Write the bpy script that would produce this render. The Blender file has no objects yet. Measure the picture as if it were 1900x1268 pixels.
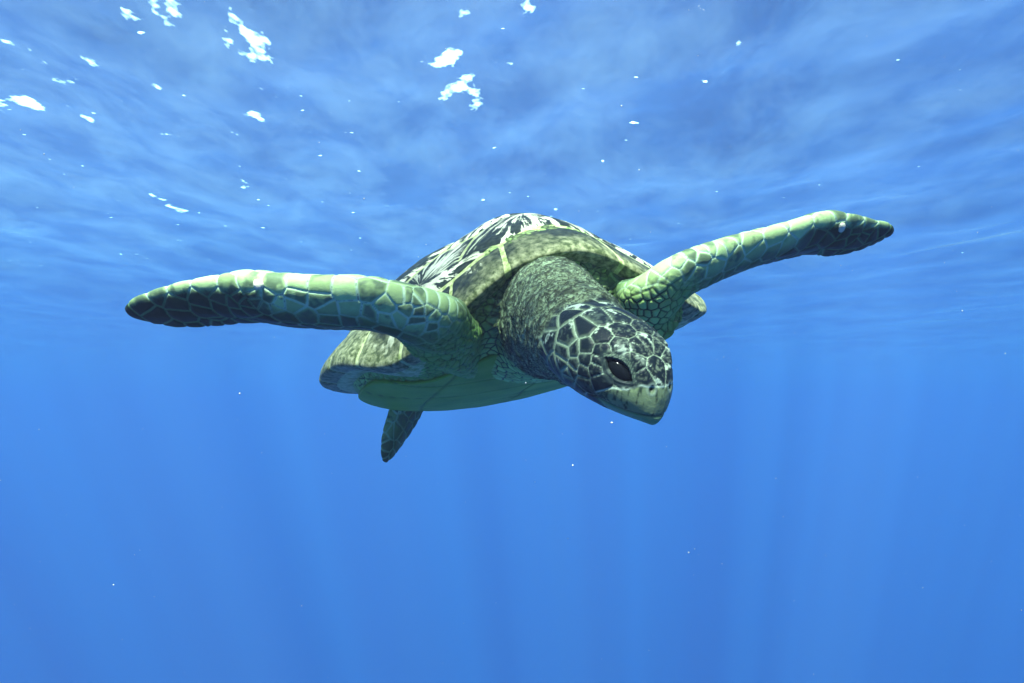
import bpy, bmesh, math, random
import numpy as np
from mathutils import Vector, Matrix

# ------------------------------------------------------------------ camera, sky, sun, exposure
sc = bpy.context.scene
R = math.radians
FPX = 1700.0                                   # focal length in photo pixels (photo 1900 x 1268)
PITCH = R(4.0)                                 # the camera looks slightly up
CAM = np.array([0.0, 0.0, -1.35])              # the water surface is z = 0
cam_d = bpy.data.cameras.new('camera'); cam = bpy.data.objects.new('camera', cam_d)
sc.collection.objects.link(cam); sc.camera = cam
cam_d.sensor_width = 36.0; cam_d.lens = 36.0 * FPX / 1900.0
cam_d.clip_start = 0.02; cam_d.clip_end = 600.0
cam.location = CAM; cam.rotation_euler = (R(90) + PITCH, 0, 0)

SUN_DIR = np.array([-0.07, -0.58, 0.81]); SUN_DIR /= np.linalg.norm(SUN_DIR)   # towards the sun: high, behind the diver's left shoulder
sun_el = math.asin(SUN_DIR[2]); sun_az = math.atan2(SUN_DIR[0], SUN_DIR[1])
w = bpy.data.worlds.new('World'); sc.world = w; w.use_nodes = True
nt = w.node_tree; bg = nt.nodes['Background']
sky = nt.nodes.new('ShaderNodeTexSky'); sky.sky_type = 'NISHITA'; sky.sun_disc = False
sky.sun_elevation = sun_el; sky.sun_rotation = sun_az
nt.links.new(sky.outputs[0], bg.inputs['Color']); bg.inputs['Strength'].default_value = 0.12
sun_d = bpy.data.lights.new('sun', 'SUN'); sun_d.energy = 5.0; sun_d.angle = R(0.5); sun_d.color = (1.0, 0.95, 0.82)
sun = bpy.data.objects.new('sun', sun_d); sc.collection.objects.link(sun)
sun.rotation_euler = Vector(SUN_DIR).to_track_quat('Z', 'Y').to_euler(); sun.location = (-2, -4, 8)
vs = sc.view_settings; vs.view_transform = 'Standard'; vs.look = 'None'; vs.gamma = 1.0; vs.use_curve_mapping = False
vs.exposure = 1.9
sc.render.engine = 'CYCLES'
cy = sc.cycles; cy.use_denoising = True; cy.max_bounces = 8; cy.diffuse_bounces = 2; cy.glossy_bounces = 3
cy.volume_bounces = 2; cy.transparent_max_bounces = 12; cy.sample_clamp_indirect = 4.0
cy.caustics_reflective = False; cy.caustics_refractive = False

def cam2world(p):
    """camera space (right, away, up) -> world"""
    p = np.asarray(p, float); c, s = math.cos(PITCH), math.sin(PITCH)
    return np.stack([p[..., 0], p[..., 1] * c - p[..., 2] * s, p[..., 1] * s + p[..., 2] * c], -1) + CAM
def pix(px, py, d):
    """photo pixel at depth d -> camera space"""
    return np.array([(px - 950.0) / FPX * d, d, (634.0 - py) / FPX * d])
def project(p):
    return np.stack([950.0 + FPX * p[..., 0] / p[..., 1], 634.0 - FPX * p[..., 2] / p[..., 1]], -1)

# ------------------------------------------------------------------ helpers
def link(o, parent=None):
    sc.collection.objects.link(o)
    if parent is not None: o.parent = parent
    return o
def mesh_obj(name, v, f, mat=None, parent=None, smooth=True):
    me = bpy.data.meshes.new(name)
    v = np.ascontiguousarray(v, np.float32); f = np.asarray(f)
    me.vertices.add(len(v)); me.vertices.foreach_set('co', v.ravel())
    n = f.shape[1]
    me.loops.add(f.size); me.loops.foreach_set('vertex_index', np.ascontiguousarray(f, np.int32).ravel())
    me.polygons.add(len(f)); me.polygons.foreach_set('loop_start', np.arange(0, f.size, n, dtype=np.int32))
    me.update(calc_edges=True)
    if smooth: me.polygons.foreach_set('use_smooth', np.ones(len(f), bool))
    if mat is not None: me.materials.append(mat)
    return link(bpy.data.objects.new(name, me), parent)
def grid_faces(nu, nv, wrap_v=False):
    i = np.arange(nu - 1)[:, None]; j = np.arange(nv if wrap_v else nv - 1)[None, :]; j2 = (j + 1) % nv
    return np.stack([(i * nv + j), ((i + 1) * nv + j), ((i + 1) * nv + j2), (i * nv + j2)], -1).reshape(-1, 4)
def tag(o, label=None, cat=None, group=None, kind=None):
    for k, x in (('label', label), ('category', cat), ('group', group), ('kind', kind)):
        if x: o[k] = x
    return o
def new_mat(name):
    m = bpy.data.materials.new(name); m.use_nodes = True
    for n in list(m.node_tree.nodes):
        if n.type != 'OUTPUT_MATERIAL': m.node_tree.nodes.remove(n)
    return m, m.node_tree, [n for n in m.node_tree.nodes if n.type == 'OUTPUT_MATERIAL'][0]
def node(nt, typ, loc=None, **kw):
    n = nt.nodes.new(typ)
    for k, v in kw.items():
        if k.startswith('i_'): n.inputs[k[2:].replace('_', ' ')].default_value = v
        else: setattr(n, k, v)
    return n
def ramp(nt, src, stops):
    n = nt.nodes.new('ShaderNodeValToRGB'); e = n.color_ramp.elements
    while len(e) < len(stops): e.new(0.5)
    for k, (p, c) in enumerate(stops):
        e[k].position = p; e[k].color = (c, c, c, 1) if np.isscalar(c) else (*c, 1)
    nt.links.new(src, n.inputs['Fac']); return n.outputs['Color']

# vectorised gradient noise
_rs = np.random.RandomState(7); _perm = _rs.permutation(256); _perm = np.concatenate([_perm, _perm, _perm])
_grad = _rs.normal(size=(256, 3)); _grad /= np.linalg.norm(_grad, axis=1)[:, None]
def perlin(p):
    p = np.asarray(p, float); i = np.floor(p).astype(int); f = p - i; i &= 255
    u = f * f * f * (f * (f * 6 - 15) + 10); out = 0
    for dx in (0, 1):
        for dy in (0, 1):
            for dz in (0, 1):
                h = _perm[_perm[_perm[i[..., 0] + dx] + i[..., 1] + dy] + i[..., 2] + dz]
                g = _grad[h]
                d = g[..., 0] * (f[..., 0] - dx) + g[..., 1] * (f[..., 1] - dy) + g[..., 2] * (f[..., 2] - dz)
                wx = u[..., 0] if dx else 1 - u[..., 0]; wy = u[..., 1] if dy else 1 - u[..., 1]; wz = u[..., 2] if dz else 1 - u[..., 2]
                out = out + d * wx * wy * wz
    return out * 1.5
def fbm(p, oct=4, gain=0.5):
    a, s, t = 1.0, 0, 0
    for k in range(oct):
        s = s + a * perlin(np.asarray(p) * 2 ** k + 17.3 * k); t += a; a *= gain
    return s / t
def sstep(x, a, b):
    t = np.clip((x - a) / (b - a), 0, 1); return t * t * (3 - 2 * t)
# ------------------------------------------------------------------ the sea: waving surface seen from below, and the blue water itself
def build_surface():
    # grid lines packed densely above the diver, widening outwards
    def axis(n, ext, k): t = np.linspace(-1, 1, n); return np.sinh(t * k) / np.sinh(k) * ext
    xs = axis(560, 250.0, 4.9); ys = axis(800, 250.0, 5.2) + 5.0
    X, Y = np.meshgrid(xs, ys, indexing='ij'); Z = np.zeros_like(X)
    rs = np.random.RandomState(11)
    for lam, amp, n in ((5.0, 0.030, 5), (2.2, 0.020, 7), (0.95, 0.012, 10), (0.42, 0.0060, 14)):
        for k in range(n):
            l = lam * rs.uniform(0.75, 1.35); th = R(12) + rs.normal() * 0.5; ph = rs.uniform(0, 6.28)
            q = (X * math.cos(th) + Y * math.sin(th)) * 2 * math.pi / l + ph + 0.35 * np.sin(X * 1.3 / lam + ph)
            a = amp / math.sqrt(n) * rs.uniform(0.6, 1.3)
            fade = 1.0 / (1.0 + (np.hypot(X, Y) / (12 * lam)) ** 2)
            Z += a * fade * (np.sin(q) + 0.25 * np.cos(2 * q))
    P = np.stack([(X + 0.2 * Y) * 2.6, Y * 1.2, np.zeros_like(X)], -1)
    Z += 0.010 * fbm(P, 4) * (1.0 / (1.0 + (np.hypot(X, Y) / 25) ** 2))
    v = np.stack([X, Y, Z], -1).reshape(-1, 3)
    m, nt, out = new_mat('sea_surface')
    tc = node(nt, 'ShaderNodeTexCoord'); mp = node(nt, 'ShaderNodeMapping'); mp.inputs['Scale'].default_value = (1.7, 0.8, 1.0); mp.inputs['Rotation'].default_value = (0, 0, R(-12))
    nt.links.new(tc.outputs['Object'], mp.inputs['Vector'])
    n1 = node(nt, 'ShaderNodeTexNoise', i_Scale=5.0, i_Detail=4.0, i_Roughness=0.55)
    nt.links.new(mp.outputs[0], n1.inputs['Vector'])
    bp = node(nt, 'ShaderNodeBump', i_Strength=0.28, i_Distance=0.03); nt.links.new(n1.outputs[0], bp.inputs['Height'])
    fr = node(nt, 'ShaderNodeFresnel', i_IOR=1.33); nt.links.new(bp.outputs[0], fr.inputs['Normal'])
    # noise painted into the transparency stands in for ripple-focused light: shafts and dapples
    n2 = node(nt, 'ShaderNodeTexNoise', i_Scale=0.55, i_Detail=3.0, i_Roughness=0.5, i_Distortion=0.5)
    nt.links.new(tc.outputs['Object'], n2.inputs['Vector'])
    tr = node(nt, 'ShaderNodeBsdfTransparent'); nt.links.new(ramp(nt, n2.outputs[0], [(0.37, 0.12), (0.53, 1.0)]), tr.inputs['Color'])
    gl = node(nt, 'ShaderNodeBsdfGlossy', i_Roughness=0.06); gl.inputs['Color'].default_value = (0.95, 0.97, 1, 1)
    nt.links.new(bp.outputs[0], gl.inputs['Normal'])
    mx = node(nt, 'ShaderNodeMixShader')
    nt.links.new(fr.outputs[0], mx.inputs[0]); nt.links.new(tr.outputs[0], mx.inputs[1]); nt.links.new(gl.outputs[0], mx.inputs[2])
    # painted daylight: a translucent layer brightens the surface in soft patches and sharp glints
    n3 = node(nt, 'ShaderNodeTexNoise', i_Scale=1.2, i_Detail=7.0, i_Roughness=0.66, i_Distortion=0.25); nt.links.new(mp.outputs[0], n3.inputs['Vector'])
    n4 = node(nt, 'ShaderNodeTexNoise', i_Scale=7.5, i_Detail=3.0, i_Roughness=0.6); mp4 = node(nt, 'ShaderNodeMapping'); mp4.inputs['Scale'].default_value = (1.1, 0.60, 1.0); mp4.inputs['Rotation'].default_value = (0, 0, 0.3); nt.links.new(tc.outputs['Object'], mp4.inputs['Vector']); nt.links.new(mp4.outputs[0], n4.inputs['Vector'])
    at = node(nt, 'ShaderNodeAttribute', attribute_name='glint')
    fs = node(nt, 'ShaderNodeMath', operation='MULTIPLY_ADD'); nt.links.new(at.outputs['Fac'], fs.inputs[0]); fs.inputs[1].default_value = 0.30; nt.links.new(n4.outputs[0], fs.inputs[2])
    glint = ramp(nt, fs.outputs[0], [(0.81, 0.0), (0.97, 1.0)])
    mk = node(nt, 'ShaderNodeMath', operation='MULTIPLY'); nt.links.new(ramp(nt, n3.outputs[0], [(0.40, 0.026), (0.76, 0.090)]), mk.inputs[0]); glow_at = node(nt, 'ShaderNodeAttribute', attribute_name='glow_mask'); nt.links.new(glow_at.outputs['Fac'], mk.inputs[1]); soft_glow = mk.outputs[0]
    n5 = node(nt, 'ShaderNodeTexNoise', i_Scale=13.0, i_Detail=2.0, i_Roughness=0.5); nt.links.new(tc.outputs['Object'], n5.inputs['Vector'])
    s5 = node(nt, 'ShaderNodeMath', operation='MULTIPLY_ADD'); nt.links.new(glow_at.outputs['Fac'], s5.inputs[0]); s5.inputs[1].default_value = 0.07; nt.links.new(n5.outputs[0], s5.inputs[2])
    fk = node(nt, 'ShaderNodeMath', operation='MAXIMUM'); nt.links.new(glint, fk.inputs[0]); nt.links.new(ramp(nt, s5.outputs[0], [(0.80, 0.0), (0.87, 1.0)]), fk.inputs[1]); glint = fk.outputs[0]
    fx = node(nt, 'ShaderNodeMath', operation='MAXIMUM'); nt.links.new(glint, fx.inputs[0]); nt.links.new(soft_glow, fx.inputs[1])
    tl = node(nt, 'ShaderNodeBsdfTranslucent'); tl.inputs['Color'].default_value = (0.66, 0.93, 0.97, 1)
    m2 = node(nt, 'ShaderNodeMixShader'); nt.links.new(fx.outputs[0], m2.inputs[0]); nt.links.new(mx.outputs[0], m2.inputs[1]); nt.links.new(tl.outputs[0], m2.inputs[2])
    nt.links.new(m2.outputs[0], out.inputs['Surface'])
    # mask of the painted sun glints: metres on the surface
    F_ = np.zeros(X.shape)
    for px, py, sx, sy, k in GLINTS:
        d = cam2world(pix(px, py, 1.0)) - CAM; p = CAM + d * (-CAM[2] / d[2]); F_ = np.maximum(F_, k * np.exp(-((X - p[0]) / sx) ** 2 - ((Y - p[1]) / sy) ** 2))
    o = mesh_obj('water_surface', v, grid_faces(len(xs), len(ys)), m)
    a_ = o.data.attributes.new('glint', 'FLOAT', 'POINT'); a_.data.foreach_set('value', F_.astype(np.float32).ravel())
    bb = 0.30 + 0.70 * np.exp(-((X + 2.6) / 5.0) ** 2 - ((Y - 4.5) / 5.5) ** 2)                     # painted brightening is strongest in one loose area
    a_ = o.data.attributes.new('glow_mask', 'FLOAT', 'POINT'); a_.data.foreach_set('value', bb.astype(np.float32).ravel())
    tag(o, 'rippled sea surface seen from below with white glints of daylight', 'water surface', kind='structure')
GLINTS = [(40, 207, .20, .25, 1.3), (155, 105, .14, .25, 1.0), (65, 100, .10, .2, .9), (110, 155, .12, .25, .8), (205, 28, .08, .3, .9), (308, 20, .10, .3, 1.1), (455, 65, .12, .4, 1.2), (430, 50, .12, .3, 1.0),  # painted sun glints: position, spread, strength
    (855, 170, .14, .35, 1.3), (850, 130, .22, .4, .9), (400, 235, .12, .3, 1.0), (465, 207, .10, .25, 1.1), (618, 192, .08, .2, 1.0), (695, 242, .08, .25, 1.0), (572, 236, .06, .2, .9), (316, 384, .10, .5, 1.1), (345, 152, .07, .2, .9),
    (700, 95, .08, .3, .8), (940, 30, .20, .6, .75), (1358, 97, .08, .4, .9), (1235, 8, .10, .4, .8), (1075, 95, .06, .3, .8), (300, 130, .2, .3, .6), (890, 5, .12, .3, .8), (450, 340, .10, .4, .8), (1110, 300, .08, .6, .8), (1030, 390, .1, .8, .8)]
GLINTS += [(235, 60, .05, .12, .95), (290, 85, .05, .12, .9), (505, 150, .05, .15, .95), (560, 60, .06, .15, .9), (765, 60, .06, .15, .9), (640, 130, .05, .15, .9), (180, 230, .06, .2, .9), (330, 240, .05, .2, .9), (90, 130, .08, .2, 1.0), (760, 190, .05, .2, .95), (1010, 140, .05, .25, .95), (1180, 60, .06, .3, .9)]
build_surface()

def build_haze():
    m, nt, out = new_mat('blue_water')
    pv = node(nt, 'ShaderNodeVolumePrincipled'); pv.inputs['Density'].default_value = DENS
    pv.inputs['Color'].default_value = (*SCAT, 1); pv.inputs['Absorption Color'].default_value = (1, 1, 1, 1)
    pv.inputs['Anisotropy'].default_value = 0.0
    ab = node(nt, 'ShaderNodeVolumeAbsorption'); ab.inputs['Color'].default_value = (*[1 - a / ABS_D for a in ABSORB], 1); ab.inputs['Density'].default_value = ABS_D
    ad = node(nt, 'ShaderNodeAddShader'); nt.links.new(pv.outputs[0], ad.inputs[0]); nt.links.new(ab.outputs[0], ad.inputs[1])
    nt.links.new(ad.outputs[0], out.inputs['Volume'])
    x, y0, y1, z0, z1 = 260, -255, 265, -150, 0.35
    v = [(a, b, c) for a in (-x, x) for b in (y0, y1) for c in (z0, z1)]
    f = [(0, 1, 3, 2), (4, 6, 7, 5), (0, 4, 5, 1), (2, 3, 7, 6), (0, 2, 6, 4), (1, 5, 7, 3)]
    tag(mesh_obj('haze', v, f, m, smooth=False), 'clear blue sea water all round the turtle', 'water', kind='stuff')
DENS = 0.0112; SCAT = (0.60, 0.63, 0.95); ABS_D = 0.5; ABSORB = (0.088, 0.0245, 0.0082)
build_haze()
# ------------------------------------------------------------------ the turtle: all shapes in camera space (right, away, up), metres
def unit(v): v = np.asarray(v, float); return v / np.linalg.norm(v, axis=-1, keepdims=True)
def catmull(t, T, V):
    """smooth interpolation of rows V given at parameters T"""
    T = np.asarray(T, float); V = np.asarray(V, float)
    if V.ndim == 1: V = V[:, None]
    m = np.zeros_like(V); m[1:-1] = (V[2:] - V[:-2]) / (T[2:] - T[:-2])[:, None]
    m[0] = (V[1] - V[0]) / (T[1] - T[0]); m[-1] = (V[-1] - V[-2]) / (T[-1] - T[-2])
    k = np.clip(np.searchsorted(T, t, side='right') - 1, 0, len(T) - 2); h = (T[k + 1] - T[k])[:, None]; x = ((t - T[k])[:, None]) / h
    return ((1 + 2 * x) * (1 - x) ** 2) * V[k] + (x * (1 - x) ** 2) * h * m[k] + (x * x * (3 - 2 * x)) * V[k + 1] + (x * x * (x - 1)) * h * m[k + 1]

# --- the shell's frame: F forward to the head, S to the turtle's left (right in the photograph), U up
YAW, NOSE, ROLL = R(13), R(-12), R(9.5)
_f0 = np.array([math.sin(YAW), -math.cos(YAW), 0]); _s0 = np.array([math.cos(YAW), math.sin(YAW), 0]); _z = np.array([0, 0, 1.0])
SF = _f0 * math.cos(NOSE) - _z * math.sin(NOSE); _u = _z * math.cos(NOSE) + _f0 * math.sin(NOSE)
SS = _s0 * math.cos(ROLL) + _u * math.sin(ROLL); SU = _u * math.cos(ROLL) - _s0 * math.sin(ROLL)
SC = pix(948, 638, 1.99)
def shell_pt(a, b, c): return SC + np.multiply.outer(a, SS) + np.multiply.outer(b, SF) + np.multiply.outer(c, SU)
W_SH, L_SH, H_SH = 0.408, 0.475, 0.236
def shell_rim(ph):
    """outline of the shell at angle ph (0 = front): lateral, forward, rim height"""
    c, s = np.cos(ph), np.sin(ph)
    wid = W_SH * (1 - 0.20 * np.clip(-c, 0, 1) ** 1.6)
    a = wid * np.where(s > 0, 0.962, 1.0) * np.sign(s) * np.abs(s) ** 0.92; b = L_SH * c
    w_ = np.arctan2(s, c)
    z = 0.094 * np.exp(-np.abs((w_ + 0.02) / np.where(w_ > 0, 0.36, 0.43)) ** 2.2) - 0.022 * np.exp(-((np.abs(w_) - 0.80) / 0.30) ** 2) + 0.02 * np.clip(-c, 0, 1) ** 3
    return a, b, z
def shell_surf(x, y):
    """normalised disc (x lateral, y forward; radius 1 = rim, up to 1.3 = turned under) -> camera space"""
    r = np.hypot(x, y); ph = np.arctan2(x, y)
    a, b, z = shell_rim(ph)
    k = np.minimum(r, 1.0)
    dome = H_SH * np.cos(np.pi / 2 * k ** 1.12) ** 0.95 + 0.012 * np.exp(-(x / 0.12) ** 2) * (1 - k ** 2)
    flare = 0.006 * np.exp(-((k - 1.0) / 0.10) ** 2)
    h = z * k ** 2 + dome + flare - 0.030 * np.clip((k - 0.78) / 0.22, 0, 1) ** 1.6 * (1 - sstep(np.abs(ph), 0.75, 1.25))
    over = np.clip(r - 1.0, 0, 0.3) / 0.3                                 # the rim rolls under
    rad = k + (0.012 + 0.006 * sstep(np.abs(ph), 0.5, 1.2)) * np.sin(np.clip(over * 2.2, 0, 1) * np.pi) * (over > 0) * 0.6 - 0.16 * np.clip(over - 0.35, 0, 1)
    lipt = 0.013 + 0.007 * sstep(np.abs(ph), 0.5, 1.2)
    h = h - lipt * np.sin(np.clip(over * 2.0, 0, 1) * np.pi / 2) - 0.020 * np.clip(over - 0.35, 0, 1)
    inn = np.clip(r - 1.3, 0, 0.3) / 0.3; rad = rad - 0.22 * inn; h = h - 0.012 * inn
    return shell_pt(a * rad, b * rad, h)

def loft(stations, nu, nv, prof=None):
    """closed tube: stations rows = (t, cx, cy, cz, kx, ky, kz, c, th); k = chord, c/th = half sizes"""
    S_ = np.asarray(stations, float); t = np.linspace(S_[0, 0], S_[-1, 0], nu)
    V = catmull(t, S_[:, 0], S_[:, 1:]); C = V[:, :3]; ax = unit(np.gradient(C, axis=0))
    k = V[:, 3:6]; k = unit(k - (k * ax).sum(1, keepdims=True) * ax); n = np.cross(ax, k)
    c = np.maximum(V[:, 6], 0.002); th = np.maximum(V[:, 7], 0.002)
    al = np.linspace(0, 2 * math.pi, nv, endpoint=False); ca, sa = np.cos(al), np.sin(al)
    # leading edge (ca = -1) blunt, trailing edge thin
    ww = np.ones_like(al) if prof is None else prof(ca)
    P = C[:, None] + k[:, None] * (c[:, None] * ca)[..., None] + n[:, None] * (th[:, None] * (sa * ww))[..., None]
    v = P.reshape(-1, 3); f = grid_faces(nu, nv, True)
    v = np.vstack([v, C[:1], C[-1:]]); a, b = len(v) - 2, len(v) - 1
    j = np.arange(nv); j2 = (j + 1) % nv; o = (nu - 1) * nv
    caps = np.vstack([np.stack([j2, j, np.full(nv, a), np.full(nv, a)], 1), np.stack([o + j, o + j2, np.full(nv, b), np.full(nv, b)], 1)])
    return v, f, caps
def foil(ca): return np.where(ca < 0.15, 1.0, 1.0 - 0.55 * np.clip((ca - 0.15) / 0.85, 0, 1))

def st(px, py, d, k, c, th): p = pix(px, py, d); return (*p, *k, c, th)
def stations(rows):
    P = np.array([r[:3] for r in rows]); s = np.concatenate([[0], np.cumsum(np.linalg.norm(np.diff(P, axis=0), axis=1))])
    return np.hstack([s[:, None], np.array(rows)])

RIGHT_FLIPPER = stations([            # the turtle's right: reaches left in the photograph
    st(862, 650, 1.80, (.3, .7, -.5), .066, .066), st(842, 640, 1.60, (.2, .8, -.5), .058, .056), st(822, 618, 1.47, (.1, .8, -.5), .056, .049),
    st(778, 592, 1.41, (0, .84, -.42), .066, .040), st(690, 570, 1.39, (0, .85, -.44), .072, .032), st(600, 566, 1.39, (0, .86, -.48), .070, .030),
    st(530, 562, 1.395, (0, .86, -.48), .070, .029), st(485, 556, 1.40, (0, .84, -.50), .066, .028), st(430, 558, 1.415, (0, .80, -.58), .056, .020),
    st(375, 565, 1.43, (0, .74, -.64), .051, .014), st(310, 574, 1.45, (.05, .72, -.66), .042, .010), st(262, 578, 1.465, (.1, .7, -.6), .028, .008),
    st(240, 580, 1.475, (.1, .7, -.6), .012, .005)])
LEFT_FLIPPER = stations([
    st(1140, 610, 1.78, (-.3, .7, -.5), .070, .068), st(1184, 590, 1.64, (-.2, .8, -.5), .070, .058), st(1214, 556, 1.57, (-.1, .8, -.5), .066, .044),
    st(1258, 520, 1.55, (0, .82, -.45), .066, .033), st(1300, 501, 1.56, (0, .84, -.44), .065, .029), st(1370, 475, 1.60, (0, .86, -.44), .059, .025),
    st(1440, 454, 1.64, (0, .88, -.42), .059, .022), st(1515, 435, 1.69, (0, .84, -.50), .059, .024), st(1560, 439, 1.71, (0, .78, -.56), .055, .017),
    st(1600, 439, 1.73, (0, .75, -.58), .042, .011), st(1640, 433, 1.755, (0, .72, -.55), .024, .008), st(1652, 433, 1.765, (0, .7, -.5), .010, .005)])
HIND_RIGHT = stations([
    st(800, 650, 2.24, (.3, .9, .1), .06, .05), st(775, 715, 2.20, (.4, .85, .1), .060, .036), st(752, 765, 2.16, (.5, .8, 0), .052, .022),
    st(733, 805, 2.13, (.5, .8, 0), .042, .015), st(720, 838, 2.11, (.5, .8, 0), .026, .010), st(714, 857, 2.10, (.5, .8, 0), .008, .005)])
HIND_LEFT = stations([
    st(1000, 640, 2.24, (-.3, .9, .1), .06, .05), st(950, 690, 2.20, (-.3, .9, .1), .055, .034), st(896, 742, 2.16, (-.3, .9, 0), .036, .016), st(872, 764, 2.14, (-.3, .9, 0), .012, .006)])
NECK = stations([
    st(985, 610, 1.76, (1, .1, .1), .160, .105), st(1015, 592, 1.60, (1, .1, .05), .088, .104), st(1034, 594, 1.46, (1, .1, 0), .073, .088),
    st(1060, 610, 1.355, (.92, .2, .25), .071, .074), st(1092, 636, 1.27, (.85, .3, .3), .063, .064), st(1115, 655, 1.22, (.85, .35, .3), .05, .05)])

# --- head
HC = pix(1135, 666, 1.195)
HF = unit([0.56, -0.74, -0.36]); HL = np.array([0.80, 0.58, 0.10]); HL = unit(HL - HL.dot(HF) * HF); HU = np.cross(HL, HF); HU = HU if HU[2] > 0 else -HU
def head_pt(q): q = np.asarray(q, float); return HC + q[..., :1] * HL + q[..., 1:2] * HF + q[..., 2:3] * HU
def head_loc(p): d = p - HC; return np.stack([d @ HL, d @ HF, d @ HU], -1)
HEAD_ST = np.array([   # y, half width, top, bottom, squareness
    (-.112, .030, .020, -.030, 2.0), (-.100, .046, .038, -.046, 2.1), (-.065, .060, .054, -.058, 2.2), (-.025, .067, .060, -.060, 2.3), (.015, .065, .057, -.058, 2.4),
    (.045, .056, .049, -.056, 2.4), (.066, .045, .038, -.054, 2.3), (.084, .032, .024, -.052, 2.1), (.095, .019, .008, -.051, 2.0), (.100, .009, -.010, -.046, 2.0)])
def head_mesh(nu=60, nv=72):
    t = np.linspace(HEAD_ST[0, 0], HEAD_ST[-1, 0], nu); V = catmull(t, HEAD_ST[:, 0], HEAD_ST[:, 1:])
    al = np.linspace(0, 2 * math.pi, nv, endpoint=False); ca, sa = np.cos(al), np.sin(al)
    e = 2.0 / V[:, 3:4]
    x = V[:, 0:1] * np.sign(ca) * np.abs(ca) ** e; zc = (V[:, 1:2] + V[:, 2:3]) / 2; zh = (V[:, 1:2] - V[:, 2:3]) / 2
    sz = np.sign(sa) * np.abs(sa) ** e
    z = zc + zh * sz
    x = x * np.where(sz < 0, 1 - 0.30 * sz ** 2, 1.0)                        # jaws narrower than the skull
    y = np.broadcast_to(t[:, None], x.shape)
    v = head_pt(np.stack([x, y, z], -1).reshape(-1, 3)); f = grid_faces(nu, nv, True)
    c0 = head_pt([0, t[0], zc[0, 0]]); c1 = head_pt([0, t[-1], zc[-1, 0]]); v = np.vstack([v, c0, c1]); a, b = len(v) - 2, len(v) - 1
    j = np.arange(nv); j2 = (j + 1) % nv; o = (nu - 1) * nv
    caps = np.vstack([np.stack([j2, j, np.full(nv, a), np.full(nv, a)], 1), np.stack([o + j, o + j2, np.full(nv, b), np.full(nv, b)], 1)])
    return v, f, caps

# --- trunk: the skin between the shells
def trunk_mesh(nu=64, nv=96):
    th = np.linspace(0.0, math.pi, nu)[1:-1]; ph = np.linspace(0, 2 * math.pi, nv, endpoint=False)
    TH, PH = np.meshgrid(th, ph, indexing='ij')
    x, y = np.sin(TH) * np.sin(PH), np.sin(TH) * np.cos(PH); z = np.cos(TH)
    a, b, rz = shell_rim(PH); rr = np.sin(TH) ** 0.75
    front = 1 - sstep(np.abs(np.arctan2(np.sin(PH), np.cos(PH))), 0.7, 1.3)              # skin fills the opening right up to the lip
    lift = (0.75 + 0.17 * front) * rz - 0.022 * front
    h = np.where(z > 0, 0.155 * np.abs(z) ** 0.9 + 0.0, -0.088 * np.abs(z) ** 0.8) + lift * rr * np.clip(z + 0.9, 0, 1)
    v = shell_pt((a * rr * (0.86 + 0.06 * front)).ravel(), (b * rr * (0.90 + 0.05 * front * np.clip(1 + z, 0, 1))).ravel(), h.ravel() - 0.012)
    f = grid_faces(len(th), nv, True)[:, ::-1]
    v = np.vstack([v, shell_pt(np.array([0., 0.]), np.array([0., 0.]), np.array([0.14, -0.12]))]); a, b = len(v) - 2, len(v) - 1
    j = np.arange(nv); j2 = (j + 1) % nv; o = (len(th) - 1) * nv
    caps = np.vstack([np.stack([j, j2, np.full(nv, a), np.full(nv, a)], 1), np.stack([o + j2, o + j, np.full(nv, b), np.full(nv, b)], 1)])
    return v, f, caps
VOX = 0.0017
def build_body_surface():
    vs_, fs_, n = [], [], 0
    for v, f, caps in (trunk_mesh(), loft(NECK, 40, 48), head_mesh(), loft(RIGHT_FLIPPER, 90, 48, foil), loft(LEFT_FLIPPER, 90, 48, foil), loft(HIND_RIGHT, 40, 32, foil), loft(HIND_LEFT, 40, 32, foil)):
        vs_.append(v); fs_.append(np.vstack([f, caps]) + n); n += len(v)
    bm = bmesh.new(); V = np.vstack(vs_); bv = [bm.verts.new(p) for p in V]
    for q in np.vstack(fs_):
        idx = list(dict.fromkeys(int(i) for i in q))
        try: bm.faces.new([bv[i] for i in idx])
        except ValueError: pass
    # each part a closed skin facing outwards
    bmesh.ops.recalc_face_normals(bm, faces=bm.faces)
    me = bpy.data.meshes.new('tmp'); bm.to_mesh(me); bm.free(); o = link(bpy.data.objects.new('tmp', me))
    md = o.modifiers.new('r', 'REMESH'); md.mode = 'VOXEL'; md.voxel_size = VOX; md.adaptivity = 0.0
    dg = bpy.context.evaluated_depsgraph_get(); ev = o.evaluated_get(dg); m2 = ev.to_mesh()
    nv = len(m2.vertices); co = np.empty(nv * 3, np.float32); m2.vertices.foreach_get('co', co); co = co.reshape(-1, 3).astype(float)
    nl = len(m2.loops); li = np.empty(nl, np.int32); m2.loops.foreach_get('vertex_index', li)
    assert nl == 4 * len(m2.polygons), 'remesh gives quads'
    ev.to_mesh_clear(); bpy.data.objects.remove(o); bpy.data.meshes.remove(me)
    return co, li.reshape(-1, 4)
class Smoother:
    def __init__(s, n, quads):
        e = np.vstack([quads[:, [0, 1]], quads[:, [1, 2]], quads[:, [2, 3]], quads[:, [3, 0]]]); s.a, s.b, s.n = e[:, 0], e[:, 1], n
        s.deg = np.maximum(np.bincount(s.a, minlength=n) + np.bincount(s.b, minlength=n), 1)
    def mean(s, x):
        if x.ndim == 1: return (np.bincount(s.a, x[s.b], s.n) + np.bincount(s.b, x[s.a], s.n)) / s.deg
        return np.stack([s.mean(x[:, k]) for k in range(x.shape[1])], 1)
    def run(s, x, it, w=1.0):
        w = w if np.isscalar(w) or x.ndim == 1 else w[:, None]
        for _ in range(it): x = x + w * (s.mean(x) - x)
        return x
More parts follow.
